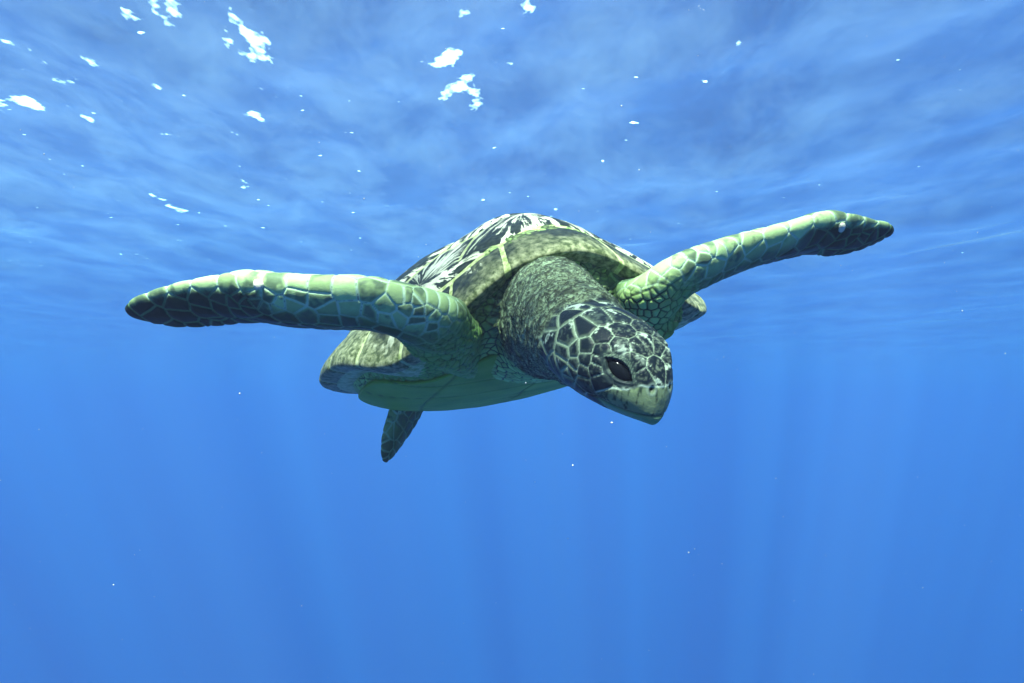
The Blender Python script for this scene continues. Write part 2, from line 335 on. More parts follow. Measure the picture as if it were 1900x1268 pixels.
def vnormals(v, q):
    n = np.cross(v[q[:, 2]] - v[q[:, 0]], v[q[:, 3]] - v[q[:, 1]]); out = np.zeros_like(v)
    for k in range(4):
        for c in range(3): out[:, c] += np.bincount(q[:, k], n[:, c], len(v))
    return out / np.maximum(np.linalg.norm(out, axis=1, keepdims=True), 1e-12)
# ------------------------------------------------------------------ the turtle's skin: scales, wrinkles, face
from mathutils.kdtree import KDTree
BV, BQ = build_body_surface(); SM = Smoother(len(BV), BQ); NV = len(BV)
BV = SM.run(BV, 18, 0.5)
def trim(V, Q):
    """drop the skin that lies wholly inside the shell"""
    d = V - SC; a, b, c = d @ SS, d @ SF, d @ SU; r = np.hypot(a / W_SH, b / L_SH)
    gone = ((r < 0.72) & (c > 0.03) & (b < 0.16)) | ((r < 0.66) & (c < -0.05) & (b < 0.10) & (b > -0.28) & (np.abs(a) < 0.2)); qk = ~gone[Q].all(1); Q = Q[qk]
    used = np.zeros(len(V), bool); used[Q] = True; new = np.cumsum(used) - 1
    return V[used], new[Q]
BV, BQ = trim(BV, BQ); NV = len(BV); SM = Smoother(NV, BQ)
# extra softening where limbs and neck leave the trunk
def centerline(S_, n=160):
    t = np.linspace(S_[0, 0], S_[-1, 0], n); return t, catmull(t, S_[:, 0], S_[:, 1:4])
def along(S_, V):
    """arc position and distance of V from a limb's centre line"""
    t, C = centerline(S_, 90); T_ = unit(np.gradient(C, axis=0)); k = np.empty(len(V), int); c2 = (C * C).sum(1).astype(np.float32); C32 = C.T.astype(np.float32)
    for a in range(0, len(V), 60000): k[a:a + 60000] = (c2 - 2 * V[a:a + 60000].astype(np.float32) @ C32).argmin(1)
    r = V - C[k]; al = (r * T_[k]).sum(1); return np.clip(t[k] + np.clip(al, -0.02, 0.02), t[0], t[-1]), np.linalg.norm(r - np.clip(al, -0.02, 0.02)[:, None] * T_[k], axis=1)
LIMBS = {'rf': RIGHT_FLIPPER, 'lf': LEFT_FLIPPER, 'hr': HIND_RIGHT, 'hl': HIND_LEFT, 'nk': NECK}
ARC = {k: along(S_, BV) for k, S_ in LIMBS.items()}
soft = np.zeros(NV)
for k, a, b in (('rf', 0.02, 0.26), ('lf', 0.02, 0.24), ('nk', 0.02, 0.30)):
    s, d = ARC[k]; soft = np.maximum(soft, (d < 0.17) * sstep(s, a, a + 0.06) * (1 - sstep(s, b - 0.06, b)))
BV = SM.run(BV, 70, 0.5 * soft)
HLc = head_loc(BV)
VIS = project(BV)
def on_skin(pts, V=None):
    """photo pixels -> points of the skin that face the camera there"""
    V = BV if V is None else V; out = []
    for x, y in pts:
        m = np.where((np.abs(VIS[:, 0] - x) < 5) & (np.abs(VIS[:, 1] - y) < 5))[0]
        if len(m): out.append(V[m[V[m, 1].argmin()]])
    return np.array(out)
def zoomed(pts, x0, y0, k): return [(x0 + a / k, y0 + b / k) for a, b in pts]
def voronoi(V, S_, jit=0.0, seed=0):
    """nearest seed, distance to it, distance to the border of its cell"""
    W_ = V if jit == 0 else V + jit * np.stack([fbm(V * 28 + o + seed, 2) for o in (0, 31.7, 63.1)], 1)
    c0 = S_.mean(0); A = (W_ - c0).astype(np.float32); B = (S_ - c0).astype(np.float32); b2 = (B * B).sum(1); n = len(V)
    idx = np.zeros(n, int); second = np.zeros(n, int); f1 = np.zeros(n); ed = np.zeros(n); step = max(2000, int(6e6 / len(S_)))
    for a in range(0, n, step):
        D = b2 - 2 * A[a:a + step] @ B.T; r = np.arange(len(D)); i1 = D.argmin(1); d1 = D[r, i1]; D[r, i1] = 9e9; i2 = D.argmin(1); d2 = D[r, i2]
        idx[a:a + step] = i1; second[a:a + step] = i2; f1[a:a + step] = np.sqrt(np.maximum(d1 + (A[a:a + step] ** 2).sum(1), 0))
        ed[a:a + step] = (d2 - d1) / (2 * np.linalg.norm(B[i1] - B[i2], axis=1) + 1e-9)
    return idx, f1, ed, second
def scatter(V, h, seed=0, keep=None, kr=None):
    """one point per cell of size h, at random"""
    rs = np.random.RandomState(seed); o = rs.permutation(len(V)); c = np.floor(V[o] / h).astype(int)
    _, first = np.unique(c @ np.array([1, 4099, 16785409]), return_index=True); P = V[o[first]]
    # thin out pairs that came out too close
    kd = KDTree(len(P))
    for i, p in enumerate(P): kd.insert(p, i)
    kd.balance(); dead = np.zeros(len(P), bool)
    for i, p in enumerate(P):
        if not dead[i]:
            for _, j, d in kd.find_range(p, h * 0.62):
                if j != i: dead[j] = True
    P = P[~dead]
    if keep is not None and len(keep):
        kr = kr or h * 0.75
        kd = KDTree(len(keep))
        for i, p in enumerate(keep): kd.insert(p, i)
        kd.balance(); P = np.array([p for p in P if kd.find(p)[2] > kr])
    return P

# seeds of the scales one can see, read off the photograph
SEED_RF = zoomed([(1330,185),(1180,190),(1045,165),(945,135),(835,165),(600,185),(690,165),(480,180),(330,190),(150,270),(935,225),(1050,250),(1210,305),(1395,290),(1500,215),(1575,235),(1510,295),(1625,300),
    (335,265),(455,258),(555,245),(650,243),(725,230),(235,335),(370,330),(470,303),(560,290),(615,270),(680,268),(740,255),(800,243),(850,265),(780,278),(835,290),(920,278),(880,330),(990,325),(1100,300),(1310,325),
    (1390,340),(1450,335),(1110,345),(1205,352),(1280,355),(700,300),(640,310)], 200, 470, 2.714) \
  + zoomed([(165,500),(255,520),(325,535),(390,560),(440,590),(485,625),(250,610),(330,645),(395,665),(450,700),(490,720),(240,665),(320,700),(420,760),(380,720),(330,735),(440,800),(490,770),(250,700)], 700, 380, 3.019)
SEED_LF = zoomed([(395,345),(500,315),(575,275),(660,245),(800,215),(700,230),(480,430),(575,380),(660,320),(775,275),(850,340),(730,385),(640,420),(950,225),(975,300),(1090,195),(1240,150),(1390,115),(1160,255),(1265,225),(1070,295),
    (345,520),(405,490),(290,545),(235,525),(355,560),(400,600),(320,600),(270,440),(330,430),(250,590),(1560,115),(1650,125),(1560,165),(1640,165),(1710,165),(1530,215),(1610,205),(1670,195),(1480,240),(1400,215),(1340,200),(1560,245),(1440,180),(1500,190)], 1100, 380, 3.167)
SEED_HD = zoomed([(640,225),(490,320),(650,390),(860,330),(840,215),(815,480),(1025,490),(1130,440),(985,630),(1070,770),(1180,690),(500,490),(640,530),(390,520),(340,420),(490,620),(610,620),(310,580),(392,680),(372,738),(465,740),
    (470,850),(640,850),(590,725),(325,760),(355,840),(425,905),(290,690),(1000,250),(750,640),(860,640),(700,700),(860,800)], 980, 540, 4.878)

DISP = np.zeros(NV); COL = np.zeros((NV, 3)); ROUGH = np.full(NV, 0.5)
def paint(mask, c): COL[mask] = c[mask] if np.ndim(c) == 2 and len(c) == NV else c
def mixc(a, b, t): return a + (np.asarray(b) - a) * t[:, None]
n_fine = fbm(BV * 190, 3); n_mid = fbm(BV * 60 + 5, 3); n_big = fbm(BV * 14 + 9, 3)

# --- plain skin of trunk, shoulders and neck: folds and pebbles
sN, dN = ARC['nk']
ax_t, ax_c = centerline(NECK); ax_d = unit(np.gradient(ax_c, axis=0))
kN = np.clip(np.searchsorted(ax_t, sN), 0, len(ax_t) - 1); nx = ax_d[kN]
rad = BV - ax_c[kN]; q_along = sN; phi = np.arctan2((rad * np.cross(nx, [0, 0, 1.0])).sum(1), rad[:, 2])
SHs = (BV - SC) @ SS; SHf = (BV - SC) @ SF; SHu = (BV - SC) @ SU
warp = 0.010 * fbm(BV * 22 + 3, 3)
def ridges(x): return 1 - np.abs(np.mod(x, 2.0) - 1.0) * 2
u1 = np.stack([(sN + 1.3 * warp) * 66, phi * 1.5, np.zeros(NV)], 1); fold = fbm(u1, 3, 0.55)
u2 = np.stack([(sN + warp) * 150 + phi * 2, phi * 3.6, np.ones(NV) * 3], 1); fold2 = fbm(u2, 3, 0.6)
wr = 1 - 2.4 * np.abs(fold); wr2 = 1 - 2.2 * np.abs(fold2)                       # creases where the noise crosses zero
neck_w = sstep(sN, 0.10, 0.22) * (dN < 0.135)
peb_mask = (SHf > 0.02) & (SHf < 0.62) & (dN > 0.0)
idx_p = np.where(peb_mask)[0]
seeds_p = scatter(BV[idx_p], 0.0155, 3); pi, pf, pe, _ = voronoi(BV[idx_p], seeds_p, 0.0040, 2)
peb_e = np.full(NV, 0.004); peb_e[idx_p] = pe
peb_r = np.zeros(NV); peb_r[idx_p] = np.random.RandomState(5).rand(len(seeds_p))[pi]
dome_p = sstep(peb_e, 0.0004, 0.0045)
# how pebbly: the chest below the neck and beside the shoulder is, the armpit only cracked, the neck folded
neckness = neck_w * sstep(-dN, -0.112, -0.092)
chest = (1 - neckness)
fold_w = np.clip(neckness, 0, 1)
DISP += 0.0026 * (dome_p - 0.6) * chest * (0.55 + 0.45 * sstep(n_big, -0.3, 0.3))
u3 = np.stack([(sN + warp) * 330 + phi * 3, phi * 9.0, np.ones(NV) * 9], 1); fold3 = fbm(u3, 2, 0.6); wr3 = 1 - 2.0 * np.abs(fold3)
f0 = fbm(np.stack([(sN + 1.6 * warp) * 27, phi * 0.9, np.ones(NV) * 5], 1), 2, 0.5); slackn = 1 - sstep(sN, 0.25, 0.42)
DISP += fold_w * 0.0085 * (0.55 - 2.2 * np.abs(f0)) * (0.35 + 0.65 * slackn)
DISP += fold_w * (0.0056 * (wr - 0.4) + 0.0027 * (wr2 - 0.4) + 0.0010 * (wr3 - 0.4))
coarse = fbm(np.stack([SHs * 18, SHf * 10, SHu * 52 + 2 * n_big], 1), 3)            # slack folds of skin between neck, shoulder and shell
slack = sstep(SHu, -0.055, 0.0) * sstep(SHf, 0.22, 0.32) * chest
DISP += slack * 0.0065 * (0.6 - 2.2 * np.abs(coarse))
pale = np.array([0.48, 0.62, 0.22]); dark = np.array([0.016, 0.022, 0.014]); tan = np.array([0.235, 0.26, 0.165])
c_ch = mixc(np.tile(pale, (NV, 1)) * (0.65 + 0.5 * peb_r)[:, None], dark, (1 - sstep(peb_e, 0.0007, 0.0024)) * 0.96)
olive = np.array([0.20, 0.215, 0.12])
c_ch = mixc(c_ch, olive, slack * 0.75 * sstep(peb_r + 0.4 * n_mid, 0.15, 0.55))
c_ch = mixc(c_ch, dark, slack * sstep(np.abs(coarse), 0.10, 0.0) * 0.8)
c_nk = mixc(np.tile(tan * 1.1, (NV, 1)) * (1.05 + 0.7 * n_mid)[:, None], np.array([0.42, 0.48, 0.34]), sstep(wr * 0.6 + wr2 * 0.5 + 0.6 * n_mid, 0.62, 1.0) * 0.6)
c_nk = mixc(c_nk, np.array([0.028, 0.028, 0.022]), sstep(np.minimum(np.minimum(np.abs(fold) * 1.2, np.abs(fold2) * 1.0), np.abs(fold3) * 1.6), 0.09, 0.02) * 0.92)
c_nk = mixc(c_nk, np.array([0.022, 0.024, 0.018]), sstep(np.abs(f0), 0.055, 0.005) * 0.85)
c_nk = mixc(c_nk, np.array([0.05, 0.06, 0.065]), sstep(n_big + 0.5 * n_mid, 0.12, 0.5) * 0.45)
COL[:] = mixc(c_ch, 0, np.zeros(NV)); COL[:] = COL + (c_nk - COL) * fold_w[:, None]
# armpits: bluish-green skin with a net of fine cracks
for key, s0 in (('rf', 0.30), ('lf', 0.27)):
    s, d = ARC[key]
    pit = sstep(SHu, -0.01, -0.05) * (1 - sstep(np.abs(SHs), 0.30, 0.36)) * sstep(np.abs(SHs), 0.12, 0.17) * (1 - neckness) * ((SHs < 0) if key == 'rf' else (SHs > 0))
    fine = sstep(np.abs(fbm(BV * 60 + 40, 3)), 0.005, 0.07)
    c_pit = mixc(np.tile([0.17, 0.34, 0.085], (NV, 1)), dark, (1 - fine) * 0.8)
    COL[:] = COL + (c_pit - COL) * (pit * 0.75)[:, None]

# --- plated limbs
def plates(key, px_seeds, s_from, h, seed, dark_from, dark_down):
    s, d = ARC[key]; lim = LIMBS[key]; m = (d < 0.11) & (s > s_from - 0.05)
    if key in ('rf', 'lf'): m &= ~((SHf < 0.02) & (s < s_from))
    ix = np.where(m)[0]; V = BV[ix]
    px = on_skin(px_seeds) if px_seeds else np.zeros((0, 3))
    if len(px): px = px[np.array([along(lim, px[i:i + 1])[1][0] < 0.11 for i in range(len(px))])]
    S_ = np.vstack([px, scatter(V, h, seed, px, 0.034)]); i1, f1, ed, i2 = voronoi(V, S_, 0.0030, seed)
    t, C = centerline(lim)
    ks = np.clip(np.searchsorted(t, s[ix]), 0, len(t) - 1)
    K = catmull(t, lim[:, 0], lim[:, 4:7]); K = unit(K); chord = ((V - C[ks]) * K[ks]).sum(1)     # negative = leading edge
    sz = np.zeros(len(S_)); np.maximum.at(sz, i1, ed); szv = sz[i1]
    # groove width and bulge grow with the plate
    gw = np.clip(0.18 * szv, 0.0007, 0.0018); bulge = np.sqrt(np.clip(1 - (1 - np.clip(ed / np.maximum(szv, 1e-4), 0, 1)) ** 2, 0, 1))
    dis = 0.20 * np.minimum(szv, 0.012) * (bulge - 0.45) - 0.0009 * (1 - sstep(ed, 0.0, 0.0016))
    rnd = np.random.RandomState(seed + 1).rand(len(S_), 3); rv = rnd[i1]
    sS = along(lim, S_)[0]; kS = np.clip(np.searchsorted(t, sS), 0, len(t) - 1); chS = ((S_ - C[kS]) * K[kS]).sum(1)
    lead = 1 - sstep(chord, -0.042, -0.002)
    dk = np.clip(sstep(chS, dark_down - 0.012, dark_down + 0.016) * sstep(sS, dark_from - 0.10, dark_from) , 0, 1)[i1]
    rel = chord / np.maximum(catmull(t, lim[:, 0], lim[:, 7])[ks, 0], 0.01)
    dk = np.maximum(dk, sstep(rel + 0.10 * n_mid[ix], -0.86, -0.62) * sstep(s[ix] + 0.02 * n_mid[ix], dark_from - 0.02, dark_from + 0.035))
    base = mixc(np.tile([0.50, 0.60, 0.28], (len(ix), 1)), np.array([0.060, 0.115, 0.040]), 1 - lead)
    base = base * (0.62 + 0.6 * rv[:, :1])
    cen = np.clip(ed / np.maximum(szv, 1e-4), 0, 1)
    base = mixc(base, np.array([0.075, 0.105, 0.080]), np.clip(sstep(n_mid[ix] + 1.1 * n_big[ix] + 1.2 * (rv[:, 1] - 0.5), -0.05, 0.45) * 0.80 * sstep(cen, 0.05, 0.4), 0, 1))
    base = mixc(base, np.array([0.012, 0.021, 0.012]), dk * (0.90 + 0.1 * rv[:, 2]))
    edge = 1 - sstep(ed, gw * 0.55, gw * 1.5)
    ec = mixc(np.tile([0.64, 0.74, 0.56], (len(ix), 1)), np.array([0.19, 0.29, 0.15]), (1 - lead) * 0.9); ec = mixc(ec, np.array([0.13, 0.23, 0.11]), dk)
    col = mixc(base, 0, np.zeros(len(ix))); col = col + (ec - col) * edge[:, None] * 0.95
    crack = (1 - sstep(ed, 0.0002, 0.0007)) * (rv[:, 0] > 0.72); col = mixc(col, np.array([0.05, 0.06, 0.05]), crack * 0.7)
    w_ = sstep(s[ix], s_from - 0.045, s_from + 0.01)
    if key in ('rf', 'lf'):                                    # plates give way to loose skin on the inner, lower side of the shoulder
        w_ = w_ * np.clip(1 - sstep(SHu[ix] + 0.02 * n_big[ix], -0.015, -0.055) * (1 - sstep(s[ix], s_from + 0.06, s_from + 0.17)), 0, 1)
        w_ = w_ * (1 - sstep(d[ix], 0.078, 0.094) * (1 - sstep(s[ix], s_from + 0.05, s_from + 0.10)))
        w_ = w_ * (1 - sstep(0.125 - dN[ix], 0.0, 0.02) * (s[ix] < s_from + 0.05))
    DISP[ix] += (dis - DISP[ix]) * w_; COL[ix] += (col - COL[ix]) * w_[:, None]; ROUGH[ix] = ROUGH[ix] + (0.42 - ROUGH[ix]) * w_
    return S_
plates('rf', SEED_RF, 0.27, 0.026, 21, 0.62, -0.012)
plates('lf', SEED_LF, 0.19, 0.026, 31, 0.53, -0.010)
plates('hr', None, 0.10, 0.024, 41, 0.9, 0.0)
plates('hl', None, 0.10, 0.024, 51, 0.9, 0.0)

# --- head: symmetrical plates
hs = on_skin(SEED_HD); hl = head_loc(hs)
hl = hl[hl[:, 0] < 0.012]                                                      # the side we see (the turtle's right), mirrored to the other
mir = hl[hl[:, 0] < -0.010] * [-1, 1, 1]
mid = hl[hl[:, 0] >= -0.010]
hl = np.vstack([hl[hl[:, 0] < -0.010], mir, mid])
m = (HLc[:, 1] > -0.125) & (np.abs(HLc[:, 0]) < 0.09) & (np.abs(HLc[:, 2]) < 0.09); hx = np.where(m)[0]; Q = HLc[hx]
hl_fill = scatter(Q[(Q[:, 2] < -0.02) | (Q[:, 1] < -0.06)], 0.022, 8, hl, 0.021); hl_all = np.vstack([hl, hl_fill])
i1, f1, ed, i2 = voronoi(Q, hl_all, 0.0016, 12)
sz = np.zeros(len(hl_all)); np.maximum.at(sz, i1, ed); szv = sz[i1]
rv = np.random.RandomState(77).rand(len(hl_all), 3)[i1]
hw = sstep(Q[:, 1] + 0.010 * n_mid[hx] - 0.25 * np.clip(-Q[:, 2] - 0.02, 0, 1), -0.086, -0.074)
nh = fbm(Q * 130 + 3, 4, 0.6); nh2 = fbm(Q * 330 + 8, 3, 0.6); nb = fbm(Q * 38 + 1, 2)
hdis = 0.0011 * sstep(ed, 0.0, 0.0035) - 0.0009 * (1 - sstep(ed, 0.0004, 0.0016)) + 0.0004 * nh2
hbase = mixc(np.tile([0.008, 0.013, 0.018], (len(hx), 1)), np.array([0.075, 0.09, 0.07]), sstep(nh + 0.35 * nh2 + 0.5 * (rv[:, 0] - 0.5), 0.10, 0.42) * 0.8)
hbase = mixc(hbase, np.array([0.56, 0.58, 0.44]), sstep(nb * 0.9 + nh * 0.9 + 0.55 * (rv[:, 1] - 0.62), 0.26, 0.40) * sstep(Q[:, 2], -0.02, 0.01))
frontal = sstep(Q[:, 1], 0.0, 0.05) * sstep(Q[:, 2], -0.01, 0.02)
hbase = mixc(hbase, np.array([0.26, 0.27, 0.18]), frontal * sstep(nh2 + nh, 0.0, 0.45) * 0.45)
hedge = 1 - sstep(ed + 0.0005 * nh2, 0.0002, 0.0010)
halo = (1 - sstep(ed + 0.0012 * nh, 0.001, 0.0048)) * sstep(-Q[:, 1], -0.03, 0.02)
hcol = mixc(hbase, np.array([0.30, 0.34, 0.22]), halo * (0.30 + 0.35 * sstep(np.abs(Q[:, 0]), 0.035, 0.055)))
hcol = mixc(hcol, np.array([0.50, 0.54, 0.37]), hedge * np.clip(0.72 + 0.9 * nb + 0.4 * nh, 0.15, 1))
# throat and cheek skin under the jaw turns to small folds
throat = sstep(-Q[:, 2], 0.030, 0.048) * (1 - sstep(Q[:, 1], -0.01, 0.03))
hcol = hcol + (c_nk[hx] * 1.1 - hcol) * (throat * 0.7)[:, None]
# beak: horn sheath below a pale line, mouth slit under it
bl = head_loc(on_skin([(1100,732),(1132,724),(1158,728),(1187,719),(1207,722),(1219,722)])); bl = bl[np.argsort(bl[:, 1])]
ml = head_loc(on_skin([(1085,727),(1105,741),(1130,754),(1155,764),(1180,772)])); ml = ml[np.argsort(ml[:, 1])]
zb = np.interp(Q[:, 1], bl[:, 1], bl[:, 2]); zm = np.interp(Q[:, 1], ml[:, 1], ml[:, 2])
inb = sstep(Q[:, 1], bl[0, 1] - 0.004, bl[0, 1] + 0.008)
beak = sstep(zb - Q[:, 2], 0.0, 0.0018) * inb
strk = fbm(np.stack([Q[:, 0] * 260, Q[:, 1] * 260, Q[:, 2] * 22], 1), 3)
horn = mixc(np.tile([0.22, 0.25, 0.125], (len(hx), 1)), np.array([0.022, 0.034, 0.024]), sstep(strk * 1.3 + 7.0 * (Q[:, 2] - zb) + 14.0 * np.clip(0.045 - Q[:, 1], -0.02, 0.03), -0.38, 0.06) * 0.92)
horn = mixc(horn, np.array([0.20, 0.30, 0.14]), sstep(zm - Q[:, 2], -0.002, 0.002))
hcol = hcol + (horn - hcol) * beak[:, None]; hdis = hdis * (1 - beak) + beak * (0.0008 + 0.0002 * strk)
line = np.exp(-((Q[:, 2] - zb) / 0.0011) ** 2) * inb; hcol = mixc(hcol, np.array([0.62, 0.66, 0.50]), line * 0.9)
slit = np.exp(-((Q[:, 2] - zm) / 0.0013) ** 2) * sstep(Q[:, 1], ml[0, 1] - 0.004, ml[0, 1] + 0.004); hdis -= slit * 0.0022; hcol = mixc(hcol, np.array([0.03, 0.045, 0.04]), slit * 0.75)
# nostrils
nose = head_loc(on_skin([(1213, 726)]))[0]
for sx in (1, -1):
    dn = np.linalg.norm((Q - nose * [sx, 1, 1]) / [1, 1, 1.25], axis=1); hdis -= 0.004 * np.exp(-(dn / 0.0026) ** 2); hcol = mixc(hcol, np.array([0.008, 0.010, 0.012]), np.exp(-(dn / 0.0028) ** 2.0))
    ring = np.exp(-((dn - 0.0055) / 0.0016) ** 2); hcol = mixc(hcol, np.array([0.55, 0.6, 0.46]), ring * 0.35); hdis += ring * 0.0002
# eyes: almond socket, folded lids, brow
eA, eB, eO = head_loc(on_skin([(1121, 660), (1166, 709), (1143, 690)]))
EYES = []
for sx in (1, -1):
    mx = np.array([sx, 1, 1]); c = eO * mx; ax = unit((eB - eA) * mx); nrm_i = np.argmin(np.linalg.norm(Q - c, axis=1))
    nn = np.array([-sx * 0.80, 0.18, 0.42]); nn = unit(nn - nn.dot(ax) * ax); by = np.cross(nn, ax)
    if by[2] < 0: by = -by
    dq = Q - c; e1 = dq @ ax; e2 = dq @ by; e3 = dq @ nn
    near = np.abs(e3) < 0.035
    E1 = 0.0235; half = 0.0112 * np.clip(1 - (e1 / E1) ** 2, 0, 1); gap = np.where(np.abs(e1) < E1, np.abs(e2) - half, np.hypot(e2, np.abs(e1) - E1)); gap = np.where(near, gap, 0.05)
    sock = 1 - sstep(gap, -0.0022, 0.0002); lid = np.exp(-((gap - 0.0013) / 0.0012) ** 2)
    upper = sstep(e2, -0.004, 0.004); waves_ = (np.exp(-((gap - 0.0013) / 0.0009) ** 2) + 0.8 * np.exp(-((gap - 0.0044) / 0.0009) ** 2) + 0.6 * np.exp(-((gap - 0.0074) / 0.0010) ** 2)) * upper
    brow = np.exp(-((e2 - 0.0215) / 0.008) ** 2 - (e1 / 0.026) ** 2) * near
    lidz = (1 - sstep(gap, 0.006, 0.0095)) * (1 - sock)
    hdis = hdis * (1 - 0.8 * (1 - sstep(gap, 0.005, 0.009))) - 0.0080 * sock + 0.0009 * lid + 0.0009 * waves_ - 0.0012 * (1 - sstep(gap, 0.004, 0.012)) + 0.0045 * brow
    lidc = mixc(np.tile([0.030, 0.040, 0.038], (len(hx), 1)), np.array([0.30, 0.35, 0.22]), sstep(waves_ + 0.4 * nh2, 0.35, 0.9) * 0.65)
    hcol = hcol + (lidc - hcol) * (lidz * 0.9)[:, None]; hcol = mixc(hcol, np.array([0.012, 0.016, 0.018]), sock)
    hcol = mixc(hcol, np.array([0.58, 0.60, 0.46]), np.exp(-((e2 - 0.024) / 0.006) ** 2 - ((e1 + 0.002) / 0.014) ** 2) * near * sstep(nh + nb, -0.15, 0.2))
    EYES.append((c, ax, by, nn))
DISP[hx] += (hdis - DISP[hx]) * hw; COL[hx] += (hcol - COL[hx]) * hw[:, None]; ROUGH[hx] += (0.40 - 0.06 * beak - ROUGH[hx]) * hw

# --- fine relief everywhere, ragged trailing edges of the flippers
DISP += 0.00025 * n_fine
hd_ = np.zeros(NV); hd_[hx] = hw; COL[:, 2] *= 0.90 + 0.10 * hd_; COL[:, 0] *= 0.80
COL = np.clip(COL * (1 + 0.16 * n_mid + 0.12 * n_fine)[:, None], 0.004, 0.75)
BN = vnormals(BV, BQ); BN = unit(SM.run(BN, 6, 0.6) + 1e-9)
BVd = BV + BN * DISP[:, None]
# ------------------------------------------------------------------ the turtle: objects
ROOT_C = shell_pt(np.array([0.0]), np.array([0.0]), np.array([-0.12]))[0]
turtle = link(bpy.data.objects.new('sea_turtle', None)); turtle.location = cam2world(ROOT_C); turtle.empty_display_size = 0.2
tag(turtle, 'green sea turtle gliding through blue water with both front flippers spread', 'sea turtle')
ROOT_W = cam2world(ROOT_C)
def loc(p): return cam2world(p) - ROOT_W
def skin_material():
    m, nt, out = new_mat('turtle_skin')
    b = node(nt, 'ShaderNodeBsdfPrincipled'); at = node(nt, 'ShaderNodeAttribute', attribute_name='pigment'); ar = node(nt, 'ShaderNodeAttribute', attribute_name='sheen')
    tc = node(nt, 'ShaderNodeTexCoord'); n1 = node(nt, 'ShaderNodeTexNoise', i_Scale=420.0, i_Detail=3.0); nt.links.new(tc.outputs['Object'], n1.inputs['Vector'])
    bp = node(nt, 'ShaderNodeBump', i_Strength=0.35, i_Distance=0.0012); nt.links.new(n1.outputs[0], bp.inputs['Height'])
    nt.links.new(at.outputs['Color'], b.inputs['Base Color']); nt.links.new(ar.outputs['Fac'], b.inputs['Roughness']); nt.links.new(bp.outputs[0], b.inputs['Normal'])
    b.inputs['Specular IOR Level'].default_value = 0.10
    nt.links.new(b.outputs[0], out.inputs['Surface']); return m
M_SKIN = skin_material()
body = mesh_obj('body', loc(BVd), BQ, M_SKIN, turtle)
a_ = body.data.attributes.new('pigment', 'FLOAT_COLOR', 'POINT'); a_.data.foreach_set('color', np.hstack([COL, np.ones((NV, 1))]).astype(np.float32).ravel())
a_ = body.data.attributes.new('sheen', 'FLOAT', 'POINT'); a_.data.foreach_set('value', ROUGH.astype(np.float32))
body['label'] = 'scaly skin of head, wrinkled neck, flippers and underside'

# --- eyes
m, nt, out = new_mat('turtle_eye'); b = node(nt, 'ShaderNodeBsdfPrincipled'); b.inputs['Base Color'].default_value = (0.006, 0.008, 0.009, 1); b.inputs['Roughness'].default_value = 0.15; b.inputs['Specular IOR Level'].default_value = 0.08; nt.links.new(b.outputs[0], out.inputs['Surface']); M_EYE = m
for c, ax, by, nn in EYES:
    th, ph = np.meshgrid(np.linspace(0, math.pi, 20), np.linspace(0, 2 * math.pi, 32, endpoint=False), indexing='ij')
    p = (np.sin(th) * np.cos(ph))[..., None] * ax * 0.0205 + (np.sin(th) * np.sin(ph))[..., None] * by * 0.0118 + np.cos(th)[..., None] * nn * 0.011 + c - nn * 0.0130
    mesh_obj('eye', loc(head_pt(p.reshape(-1, 3))), grid_faces(20, 32, True), M_EYE, turtle)

# --- claws on the leading edges
m, nt, out = new_mat('claw_horn'); b = node(nt, 'ShaderNodeBsdfPrincipled'); b.inputs['Base Color'].default_value = (0.66, 0.66, 0.5, 1); b.inputs['Roughness'].default_value = 0.35
n1 = node(nt, 'ShaderNodeTexNoise', i_Scale=160.0); nt.links.new(ramp(nt, n1.outputs[0], [(0.3, (0.45, 0.45, 0.3)), (0.6, (0.74, 0.74, 0.58))]), b.inputs['Base Color']); nt.links.new(b.outputs[0], out.inputs['Surface']); M_CLAW = m
for (x, y), (dx, dy), big in (((479, 517), (-7, 22), 1.0), ((1567, 418), (-4, 18), 0.85)):
    p0 = on_skin([(x, y)])[0]; p1 = on_skin([(x + dx, y + dy)])[0] + np.array([0, -0.004, 0])
    d = p1 - p0; L_ = np.linalg.norm(d); d = d / L_; sd = unit(np.cross(d, [0, 1.0, 0])); up = np.cross(sd, d)
    t = np.linspace(0, 1, 16); rr = 0.0100 * big * np.sqrt(np.clip(1 - np.abs(2 * t - 1) ** 2.4, 0.0, 1)) * (1 - 0.25 * t) + 0.0003; ph = np.linspace(0, 2 * math.pi, 24, endpoint=False)
    C_ = p0 + np.outer(t * 1.1 - 0.05, d * L_)
    V = C_[:, None] + rr[:, None, None] * (np.cos(ph)[None, :, None] * sd * 0.9 + np.sin(ph)[None, :, None] * up * 0.60)
    V = V + 0.0006 * fbm(V * 220, 2)[..., None]
    mesh_obj('claw', loc(V.reshape(-1, 3)), grid_faces(16, 24, True), M_CLAW, turtle)

